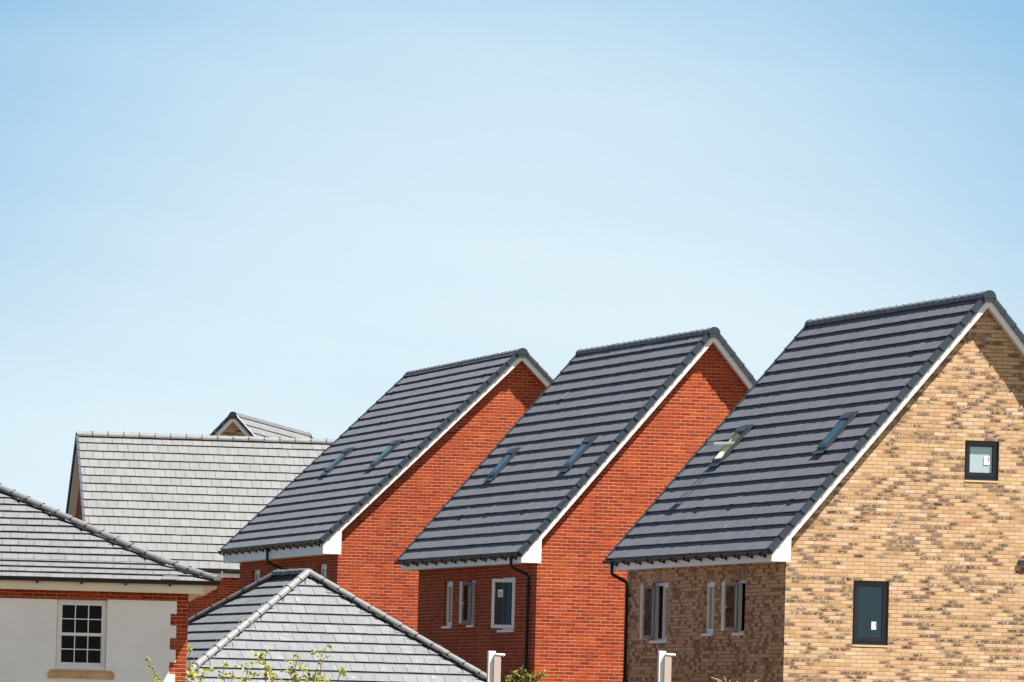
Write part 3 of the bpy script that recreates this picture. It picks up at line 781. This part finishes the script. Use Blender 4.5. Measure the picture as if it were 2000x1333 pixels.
# ------------------------------------------------------------------ long pale roof house (ridge across the view)
def long_house():
    o = at(467, 1130, 212.0)
    root = thing('house', (o.x, o.y, 0), 9.0, 'red brick house with long pale grey tiled roof, its ridge across the view', 'house')
    ul, ur, we, wr, zr, ze = -4.40, 7.0, -0.32, 3.72, 9.93, 6.02
    t = (zr - ze) / (wr - we); c = 1 / math.hypot(1, t); sn = t * c
    D = 2 * wr
    mb = MB()
    zi = ze - t * we - 0.16 / c
    wall_panel(mb, (ul + 0.24, 0, 0), X, -Yv, [(0, 5.95), (ur - ul - 0.48, 5.95)])
    wall_panel(mb, (ul + 0.24, D, 0), -Yv, -X, [(0, zi), (wr, zi + t * wr), (D, zi)])
    wall_panel(mb, (ur - 0.24, 0, 0), Yv, X, [(0, zi), (wr, zi + t * wr), (D, zi)])
    wall_panel(mb, (ur - 0.24, D, 0), -X, Yv, [(0, 5.95), (ur - ul - 0.48, 5.95)])
    mb.build('wall', 'red', root)
    rm = MB(); slope = (wr - we) / c
    eF, nF = Vector((0, c, sn)), Vector((0, -sn, c)); eB, nB = Vector((0, -c, sn)), Vector((0, sn, c))
    for O, e, n in ((Vector((ul, we, ze)), eF, nF), (Vector((ul, D - we, ze)), eB, nB)):
        tiles(rm, O - n * 0.036, X, e, n, ur - ul, slope - 0.03, 0.348, 0.292, 0.036, lo=lambda s: 0.05, hi=lambda s: ur - ul - 0.05, g=0.004, nose=0.35)
        rm.box(O + X * 0.04 - n * 0.095, X * (ur - ul - 0.08), e * slope, n * 0.03)
    roof = rm.build('roof', 'tile_l', root)
    arch_run((ul, wr, zr - 0.085), (ur, wr, zr - 0.085), Z, 0.125, 0.45, 'ridge', 'ridge_l', roof, flare=1.03)
    for O, e, n in ((Vector((ul, we, ze)), eF, nF), (Vector((ul, D - we, ze)), eB, nB)):
        k = int(slope / 0.348) + 1
        for u0, du in ((ul - 0.025, 0.075), (ur - 0.05, 0.075)):
            vb = MB()
            for i in range(k):
                s0, s1 = i * 0.348 - 0.01, min(i * 0.348 + 0.37, slope - 0.03)
                if s1 - s0 < 0.05: continue
                vb.hexa([O * 0 + Vector((u0, O.y, O.z)) + e * s0 - n * 0.14 + X * 0, Vector((u0 + du, O.y, O.z)) + e * s0 - n * 0.14, Vector((u0 + du, O.y, O.z)) + e * s1 - n * 0.13, Vector((u0, O.y, O.z)) + e * s1 - n * 0.13,
                         Vector((u0, O.y, O.z)) + e * s0 + n * 0.026, Vector((u0 + du, O.y, O.z)) + e * s0 + n * 0.026, Vector((u0 + du, O.y, O.z)) + e * s1 + n * 0.008, Vector((u0, O.y, O.z)) + e * s1 + n * 0.008])
            vb.build('verge', 'verge', roof)
        for u0 in (ul + 0.03, ur - 0.05):
            bb = MB(); bb.box(Vector((u0, O.y, O.z)) + e * 0.02 - n * 0.26, X * 0.02, e * (slope - 0.02), n * 0.17); bb.build('barge_board', 'white', root)
        for u0 in (ul + 0.05, ur - 0.24):
            so = MB(); so.box(Vector((u0, O.y, O.z)) + e * 0.02 - n * 0.255, X * 0.19, e * (slope - 0.1), n * 0.02); so.build('soffit', 'white', root)
    fa = MB(); fa.box((ul + 0.05, we + 0.10, 5.78), (ur - ul - 0.1, 0, 0), (0, 0.02, 0), (0, 0, 0.17)); fa.box((ul + 0.05, we + 0.12, 5.78), (ur - ul - 0.1, 0, 0), (0, 0.22, 0), (0, 0, 0.015)); fa.build('fascia', 'white', root)
    gt = MB(); gt.halfpipe((ul, we + 0.02, ze - 0.06), (ur, we + 0.02, ze - 0.06), -Z, 0.062, 0.062, 8); gt.box((ul, we - 0.042, ze - 0.075), (ur - ul, 0, 0), (0, 0.12, 0), (0, 0, 0.035)); gt.build('gutter', 'black', root)
    return root
long_house()

# ------------------------------------------------------------------ hipped roofs
def hip_roof(root, corners, ze, prof, gauge, tw, m, mh, ridge_ends, zfun, T=0.033, hr=0.083, only=(0, 1, 2, 3), hips=(0, 1, 2, 3)):
    """corners: eave corners ccw from front-left; prof: [(inset, z above eave)] shared by all slopes"""
    rm = MB(); rm2 = MB()
    cs = [Vector((x, y, 0)) for x, y in corners]
    for k in range(4):
        if k not in only: continue
        A, B = cs[k], cs[(k + 1) % 4]
        a = (B - A).normalized(); L = (B - A).length; inn = Z.cross(a)
        base = 0.0
        for (m0, h0), (m1, h1) in zip(prof, prof[1:]):
            mm = min(m1, L / 2) if not ridge_ends else m1
            dm, dh = m1 - m0, h1 - h0; c = dm / math.hypot(dm, dh); sn = dh / math.hypot(dm, dh)
            e = inn * c + Z * sn; n = inn * -sn + Z * c
            O = A + inn * m0 + Z * (ze + h0)
            s_len = math.hypot(dm, dh)
            tiles(rm, O - n * T, a, e, n, L, s_len, gauge, tw, T, lo=lambda s, c=c, m0=m0: m0 + s * c, hi=lambda s, c=c, m0=m0, L=L: L - m0 - s * c, jit=0.0016, g=0.004, nose=0.35)
            q = [O + a * m0, O + a * (L - m0), O + a * (L - m1) + e * s_len, O + a * m1 + e * s_len]
            rm2.face([p - n * 0.03 for p in q])
    roof = rm.build('roof', m, root)
    rm2.build('underlay', 'lead', roof)
    # hips follow the corners up
    for k in hips:
        p = cs[k]; dirs = (cs[(k + 1) % 4] - p).normalized() + (cs[k - 1] - p).normalized()
        pts = [p + dirs * m0 + Z * (ze + h0 + 0.012) for m0, h0 in prof]
        for q0, q1 in zip(pts, pts[1:]):
            arch_run(q0, q1, Z, hr, 0.42, 'hip', mh, roof, flare=1.10)
    return roof

def garage():
    o = at(602, 1112, 153.0)
    root = thing('garage', (o.x, o.y, 0), 14.4, 'low garage with pyramid-like hipped grey tiled roof in front of the red houses', 'garage')
    h, rl, tz = 3.5, 2.98, 0.685
    za = 4.75; ze = za - h * tz
    mb = MB()
    w_ = h - 0.3
    for O, ax, n, L in (((-w_, -w_, 0), X, -Yv, 2 * w_), ((w_, -w_, 0), Yv, X, 2 * w_ + rl), ((w_, w_ + rl, 0), -X, Yv, 2 * w_), ((-w_, w_ + rl, 0), -Yv, -X, 2 * w_ + rl)):
        wall_panel(mb, O, ax, n, [(0, ze + 0.05), (L, ze + 0.05)])
    mb.build('wall', 'red', root)
    roof = hip_roof(root, [(-h, -h), (h, -h), (h, h + rl), (-h, h + rl)], ze, [(0, 0), (h, h * tz)], 0.345, 0.292, 'tile_g', 'ridge_l', True, None)
    arch_run((0, -0.05, za + 0.0), (0, rl + 0.05, za + 0.0), Z, 0.105, 0.45, 'ridge', 'ridge_l', roof, flare=1.03)
    gt = MB()
    for a, b in (((-h, -h), (h, -h)), ((h, -h), (h, h + rl)), ((-h, -h), (-h, h + rl))):
        gt.halfpipe((*a, ze - 0.05), (*b, ze - 0.05), -Z, 0.06, 0.06, 8)
    gt.build('gutter', 'black', root)
    fa = MB()
    fa.box((-h + 0.1, -h + 0.1, ze - 0.2), (2 * h - 0.2, 0, 0), (0, 0.02, 0), (0, 0, 0.16)); fa.box((h - 0.12, -h + 0.12, ze - 0.2), (0.02, 0, 0), (0, 2 * h + rl - 0.24, 0), (0, 0, 0.16))
    fa.box((-h + 0.1, -h + 0.12, ze - 0.2), (0.02, 0, 0), (0, 2 * h + rl - 0.24, 0), (0, 0, 0.16))
    fa.build('fascia', 'white', root)
garage()

def render_house():
    o = at(368, 1180, 139.8)
    root = thing('house', (o.x, o.y, 0), 4.0, 'white rendered house with brick quoins, white sash window and hipped grey roof', 'house')
    Lx, Dy = 9.6, 8.4
    ou, of = 0.52, 0.50
    mb = MB()
    hole = (-2.464, -1.522, 2.55, 3.868)
    wall_panel(mb, (-Lx, 0, 0), X, -Yv, [(0, 4.1), (Lx, 4.1)], [(hole[0] + Lx, hole[1] + Lx, hole[2], hole[3])])
    wall_panel(mb, (0, 0, 0), Yv, X, [(0, 4.1), (Dy, 4.1)])
    wall_panel(mb, (0, Dy, 0), -X, Yv, [(0, 4.1), (Lx, 4.1)])
    wall_panel(mb, (-Lx, Dy, 0), -Yv, -X, [(0, 4.1), (Dy, 4.1)])
    mb.build('wall', 'red', root)
    # render panel, proud of the brick, toothed round the quoins
    rd = MB(); z = 3.885
    def pan(x0, x1, z0, z1): rd.bar((0, 0, 0), X, -Yv, x0, x1, z0, z1, 0.001, 0.016)
    pan(-Lx + 0.2, hole[0] - 0.0, 0.05, 3.862); pan(hole[0], hole[1], 0.05, hole[2] - 0.03)
    xs = hole[1]
    k = 0
    while z > 0.05:
        hgt = 0.235 if k % 2 == 0 else 0.22
        if k == 0: hgt = 0.238
        z2 = max(0.05, z - hgt)
        pan(xs, -0.215 if k % 2 == 0 else -0.330, z2, z); z = z2; k += 1
    rd.build('render', 'render', root)
    # sash window
    P = Vector((hole[0], 0, hole[2])); ww, hh = hole[1] - hole[0], hole[3] - hole[2]; n = -Yv
    fr = MB(); frame_bars(fr, P, X, n, 0.003, ww - 0.003, 0.02, hh - 0.003, 0.065, -0.14, -0.045)
    fr.bar(P, X, n, 0.003, ww - 0.003, 0.0, 0.06, -0.14, -0.01)
    fr.bar(P, X, n, 0.22, ww - 0.22, hh - 0.055, hh - 0.030, -0.044, -0.030)
    win = fr.build('window', 'upvc', root)
    mid = hh * 0.505
    def sash(x0, x1, z0, z1, d0, d1, bot, topw):
        s = MB(); b_ = 0.018
        s.bar(P, X, n, x0, x0 + 0.05, z0, z1, d0, d1); s.bar(P, X, n, x1 - 0.05, x1, z0, z1, d0, d1)
        s.bar(P, X, n, x0 + 0.05, x1 - 0.05, z0, z0 + bot, d0, d1); s.bar(P, X, n, x0 + 0.05, x1 - 0.05, z1 - topw, z1, d0, d1)
        iw, ih = x1 - x0 - 0.10, z1 - z0 - bot - topw
        for q in (1, 2): s.bar(P, X, n, x0 + 0.05 + iw * q / 3 - b_ / 2, x0 + 0.05 + iw * q / 3 + b_ / 2, z0 + bot, z1 - topw, d0 + 0.012, d1 - 0.004)
        s.bar(P, X, n, x0 + 0.05, x1 - 0.05, z0 + bot + ih / 2 - b_ / 2, z0 + bot + ih / 2 + b_ / 2, d0 + 0.010, d1 - 0.006)
        s.build('sash', 'upvc', win)
        p_ = MB(); p_.bar(P, X, n, x0 + 0.05, x1 - 0.05, z0 + bot, z1 - topw, d0 + 0.014, d0 + 0.020); p_.build('pane', 'glass_b', win)
    sash(0.05, ww - 0.05, mid - 0.02, hh - 0.06, -0.095, -0.055, 0.05, 0.045)
    sash(0.05, ww - 0.05, 0.062, mid + 0.01, -0.135, -0.098, 0.075, 0.04)
    room('room', win, P, X, n, ww, hh, 'black_room')
    sl = MB(); sl.bar(P, X, n, -0.135, ww * 0.5 - 0.003, -0.165, -0.045, -0.02, 0.062); sl.bar(P, X, n, ww * 0.5 + 0.003, ww + 0.165, -0.165, -0.045, -0.02, 0.062)
    sl.bar(P, X, n, -0.10, ww + 0.13, -0.045, -0.004, -0.05, 0.03)
    sl.build('sill', 'stone', win)
    # boxed eaves
    eb = MB(); zf, zt_ = 4.028, 4.215
    eb.box((-Lx - 0.3, -0.40, zf), (Lx + 0.3 + 0.262, 0, 0), (0, 0.02, 0), (0, 0, zt_ - zf))
    eb.box((0.242, -0.38, zf), (0.02, 0, 0), (0, Dy + 0.6, 0), (0, 0, zt_ - zf))
    eb.build('fascia', 'cream', root)
    sf = MB(); sf.box((-Lx - 0.3, -0.38, zf + 0.004), (Lx + 0.54, 0, 0), (0, 0.38, 0), (0, 0, 0.015)); sf.box((0.0, 0.0, zf + 0.004), (0.24, 0, 0), (0, Dy, 0), (0, 0, 0.015))
    sf.box((0.262, -0.36, 4.14), (0.25, 0, 0), (0, Dy + 0.6, 0), (0, 0, 0.06))
    sf.build('soffit', 'cream', root)
    gt = MB()
    gt.halfpipe((-Lx - 0.4, -of + 0.02, 4.262), (ou + 0.05, -of + 0.02, 4.262), -Z, 0.072, 0.072, 8)
    gt.halfpipe((ou - 0.02, -of + 0.0, 4.262), (ou - 0.02, Dy + 0.4, 4.262), -Z, 0.062, 0.062, 8)
    gut = gt.build('gutter', 'black', root)
    b0 = None
    for i in range(11):
        x = -0.37 - 0.83 * i
        b2 = MB(); b2.box((-0.02, -of - 0.045, 4.20), (0.03, 0, 0), (0, 0.03, 0), (0, 0, 0.07)); b2.box((-0.02, -of - 0.02, 4.155), (0.03, 0, 0), (0.02, 0.12, 0.0), (0, 0, 0.035))
        if b0 is None: b0 = b2.build('bracket', 'black', gut); ob = b0
        else:
            ob = b0.copy(); COL.objects.link(ob); ob.parent = gut
        ob.location = (x, 0, 0)
    cw = (Dy + 2 * of) / 2
    prof = [(0, 0), (1.02, 0.345), (cw, 0.345 + (cw - 1.02) * 0.452)]
    roof = hip_roof(root, [(-Lx - ou, -of), (ou, -of), (ou, Dy + of), (-Lx - ou, Dy + of)], 4.275, prof, 0.335, 0.300, 'tile_l', 'ridge_l', True, None, hr=0.082)
    arch_run((-Lx - ou + cw, Dy / 2, 4.275 + prof[-1][1]), (ou - cw, Dy / 2, 4.275 + prof[-1][1]), Z, 0.105, 0.45, 'ridge', 'ridge_l', roof, flare=1.03)
    # hip iron and the eaves clip at the corner
    ir = MB(); ir.tube([(ou - 0.1, -of + 0.1, 4.30), (ou + 0.05, -of - 0.04, 4.29), (ou + 0.075, -of - 0.065, 4.33), (ou + 0.075, -of - 0.065, 4.43)], 0.012, 6)
    ir.tube([(ou + 0.075, -of - 0.065, 4.43), (ou + 0.075, -of - 0.065, 4.46)], 0.02, 6)
    ir.build('hip_iron', 'steel', root)
    cl = MB(); cl.box((-0.50, -of - 0.06, 4.335), (0.28, 0, 0), (0, 0.10, 0.02), (0, 0, 0.006)); cl.build('eaves_clip', 'steel', root)
render_house()

# ------------------------------------------------------------------ ground
gm = MB()
gm.face([(-3000, -200, 0), (3000, -200, 0), (3000, 5000, 0), (-3000, 5000, 0)])
tag(gm.build('ground', 'ground'), None, None, kind='structure')

# ------------------------------------------------------------------ sign posts
def sign_post(px, py, Y, label):
    p = at(px, py, Y)
    root = thing('sign_post', (p.x, p.y, 0), 12.0, label, 'post', 'white sign posts')
    m_ = MB(); w_ = 0.118; h = p.z
    ch = 0.008
    m_.box((0, 0, 0), (w_, 0, 0), (0, w_, 0), (0, 0, h - 0.01)); m_.hexa([(0, 0, h - 0.01), (w_, 0, h - 0.01), (w_, w_, h - 0.01), (0, w_, h - 0.01), (ch, ch, h), (w_ - ch, ch, h), (w_ - ch, w_ - ch, h), (ch, w_ - ch, h)])
    m_.build('post', 'postw', root)
    a = MB(); za = h - 0.058
    a.tube([(w_ - 0.02, -0.022, za), (0.235, -0.022, za)], 0.022, 10); a.tube([(0.226, -0.022, za - 0.002), (0.252, -0.022, za - 0.004), (0.262, -0.022, za - 0.012)], 0.026, 10)
    a.build('arm', 'postw', root, smooth=True)
    b = MB(); x0, x1, y0, y1 = 0.088, 0.205, -0.036, -0.006; zt_ = za - 0.024; r = 0.045
    out = [(x0, 0.9), (x1, 0.9)] + [(x1 - r + r * math.cos(q * math.pi / 12), zt_ - r + r * math.sin(q * math.pi / 12)) for q in range(7)] + [(x0, zt_)]
    f0 = [(x, y0, z) for x, z in out]; f1 = [(x, y1, z) for x, z in out]
    b.face(f0); b.face(f1[::-1])
    for k in range(len(out)): b.face([f0[k], f1[k], f1[(k + 1) % len(out)], f0[(k + 1) % len(out)]])
    b.build('board', 'board', root)
sign_post(955, 1272, 125.0, 'white square post with short arm and taupe board before the middle red house')
sign_post(1288, 1272, 125.0, 'white square post with short arm and taupe board before the buff brick house')

# ------------------------------------------------------------------ young trees and shrubs in front
def leaf(mb, c, size, rng):
    d = Vector((rng.gauss(0, 1), rng.gauss(0, 1), rng.gauss(0.1, 0.7))).normalized()
    s = d.cross(Vector((rng.gauss(0, 1), rng.gauss(0, 1), rng.gauss(0, 1)))).normalized()
    n = d.cross(s); w = size * rng.uniform(0.32, 0.5)
    pts = [c, c + d * size * 0.35 + s * w + n * size * 0.05, c + d * size * 0.75 + s * w * 0.7, c + d * size, c + d * size * 0.75 - s * w * 0.7, c + d * size * 0.35 - s * w + n * size * 0.05]
    mid = c + d * size * 0.5 - n * size * 0.10
    i = len(mb.v); mb.v += pts + [mid]
    for k in range(6):
        mb.f.append([i + k, i + (k + 1) % 6, i + 6]); mb.uv.append(None)
def sapling(Y, stems, clusters, label, name='sapling', lm='leaf', seed=1, base=None, group='young leafy saplings along the foreground', cat='sapling', r=0.010):
    rng = random.Random(seed)
    W_ = [[at(x, y, Y + rng.uniform(-0.15, 0.15)) for x, y in st] for st in stems]
    b = base or (sum(st[-1][0] for st in stems) / len(stems))
    q = at(b, 1333, Y); root = thing(name, (q.x, q.y, 0), 0, label, cat, group)
    off = Vector((q.x, q.y, 0))
    sm = MB()
    for st in W_:
        low = st[-1] - off
        pts = [p - off for p in st]
        pts += [Vector((low.x * 0.75, low.y * 0.8, low.z * 0.7)), Vector((low.x * 0.45, low.y * 0.4, low.z * 0.35)), Vector((rng.uniform(-.05, .05), rng.uniform(-.05, .05), 0))]
        sm.tube(pts, r * 0.35, 6, r2=r * 1.7)
    sm.build('stem', 'bark', root)
    lf = MB()
    for (x, y, spread, cnt) in clusters:
        c = at(x, y, Y) - off
        k = spread * Y / FPX
        for _ in range(max(4, round(cnt * (0.72 if lm == 'leaf' else 1.0)))):
            leaf(lf, c + Vector((rng.gauss(0, k), rng.gauss(0, k), rng.gauss(0, k * 0.8))), rng.uniform(0.045, 0.085), rng)
    # lower foliage continues down the stems below the frame
    for st in W_:
        for _ in range(16):
            t = rng.uniform(0.3, 0.95); low = st[-1] - off
            leaf(lf, Vector((low.x, low.y, low.z * t)) + Vector((rng.gauss(0, .12), rng.gauss(0, .12), 0)), rng.uniform(0.05, 0.085), rng)
    lf.build('foliage', lm, root)
sapling(123, [[(287, 1286), (292, 1298), (300, 1310), (309, 1322), (316, 1336)]], [(288, 1289, 3.0, 9), (292, 1301, 2.6, 8), (306, 1326, 4.0, 12), (311, 1330, 3, 6)],
        'thin arching sapling tip before the white rendered wall', seed=3)
sapling(125, [[(368, 1258), (369, 1275), (370, 1300), (374, 1336)], [(400, 1308), (396, 1320), (388, 1336)]],
        [(368, 1266, 3.0, 9), (370, 1272, 2.2, 6), (371, 1302, 4.0, 14), (374, 1316, 5, 16), (384, 1322, 5, 14), (399, 1312, 4.5, 16), (395, 1324, 5, 16), (413, 1309, 3.5, 8), (375, 1328, 5, 12)],
        'bushy sapling at the brick corner of the white house', seed=4)
sapling(124, [[(437, 1301), (436, 1315), (440, 1336)], [(488, 1295), (483, 1307), (480, 1336)], [(455, 1312), (452, 1336)]],
        [(437, 1301, 3.2, 9), (434, 1318, 4.5, 14), (445, 1316, 3, 6), (477, 1310, 4.5, 14), (488, 1297, 3, 8), (469, 1325, 5.5, 16), (484, 1328, 5, 14), (470, 1304, 3, 6), (495, 1316, 4, 10), (455, 1322, 4, 8)],
        'low leafy sapling between the garage hip and the tall forked sapling', seed=5)
sapling(122, [[(505, 1278), (514, 1290), (519, 1300), (526, 1314), (534, 1336)], [(520, 1272), (518, 1288), (519, 1300)]],
        [(503, 1279, 3.5, 12), (509, 1284, 3.0, 10), (520, 1276, 3.0, 12), (505, 1293, 3, 8), (519, 1299, 3.2, 10), (524, 1306, 4.0, 12), (529, 1316, 5.0, 18), (533, 1329, 5, 16), (540, 1316, 3, 6), (516, 1312, 3.5, 8)],
        'tall forked sapling with tufted yellow green leaves before the garage roof', seed=6)
sapling(123.5, [[(583, 1278), (580, 1292), (576, 1306), (577, 1320), (579, 1336)], [(568, 1293), (573, 1304), (576, 1312)], [(590, 1296), (585, 1306), (578, 1318)], [(562, 1312), (570, 1322), (577, 1332)]],
        [(582, 1281, 3.0, 10), (568, 1294, 4.0, 14), (588, 1299, 4.0, 14), (560, 1312, 4.0, 14), (577, 1322, 5.0, 18), (591, 1306, 3.0, 8), (567, 1318, 3.5, 8), (580, 1330, 5, 16), (596, 1331, 4, 10)],
        'branching sapling with leaf tufts between the two tallest saplings', seed=7)
sapling(124.5, [[(639, 1260), (635, 1268), (628, 1278), (626, 1290), (620, 1306), (614, 1322), (612, 1336)], [(646, 1281), (636, 1284), (627, 1290)]],
        [(639, 1263, 3.0, 14), (627, 1275, 2.6, 10), (612, 1277, 2.2, 7), (628, 1290, 2.8, 9), (601, 1313, 3.0, 7), (617, 1315, 4.5, 16), (626, 1324, 4.5, 14), (614, 1328, 4.5, 14), (633, 1331, 4.5, 14), (636, 1329, 3.0, 8)],
        'tallest slender sapling with a round leaf tuft at its tip', seed=8)
sapling(126, [[(668, 1303), (667, 1314), (662, 1322), (658, 1340)]], [(668, 1306, 2.8, 10), (671, 1313, 4.0, 18), (665, 1316, 2.8, 8)],
        'short single-stemmed sapling, rightmost of the saplings before the garage roof', seed=9)
sapling(128, [[(1018, 1306), (1020, 1318), (1026, 1340)], [(1060, 1318), (1048, 1326), (1036, 1340)], [(1000, 1322), (1012, 1330), (1024, 1340)], [(1030, 1314), (1030, 1328), (1030, 1340)]],
        [(1016, 1309, 4, 16), (1006, 1318, 4.5, 18), (996, 1326, 4, 14), (1022, 1318, 5, 26), (1034, 1324, 6, 30), (1015, 1328, 6, 28), (1048, 1324, 4.5, 16), (1060, 1318, 3.5, 12), (1044, 1331, 5, 20), (1000, 1332, 4, 14), (1025, 1332, 6, 24)],
        'olive green shrub below the middle house beside the white post', name='shrub', lm='leaf_d', seed=10, group=None, cat='shrub')
def dry_plant():
    rng = random.Random(5); Y = 121.0
    q = at(1435, 1333, Y); off = Vector((q.x, q.y, 0))
    root = thing('dry_grass', (q.x, q.y, 0), 0, 'tuft of dry straw coloured stalks before the shaded buff wall', 'dry plant')
    st = MB()
    for pts in ([(1388, 1323), (1399, 1327), (1408, 1336)], [(1414, 1321), (1417, 1330), (1419, 1340)], [(1459, 1312), (1455, 1322), (1452, 1336)], [(1485, 1323), (1476, 1329), (1470, 1337)],
                [(1425, 1328), (1426, 1338)], [(1458, 1328), (1457, 1338)], [(1400, 1326), (1408, 1331), (1414, 1338)], [(1481, 1327), (1478, 1331), (1474, 1338)], [(1440, 1331), (1439, 1340)]):
        w_ = [at(x, y, Y + rng.uniform(-.1, .1)) - off for x, y in pts]
        low = w_[-1]
        w_ += [Vector((low.x * 0.5, low.y * 0.5, low.z * 0.6)), Vector((low.x * 0.15, 0, 0))]
        st.tube(w_, 0.007, 5, r2=0.016)
    st.build('stalk', 'straw', root)
dry_plant()
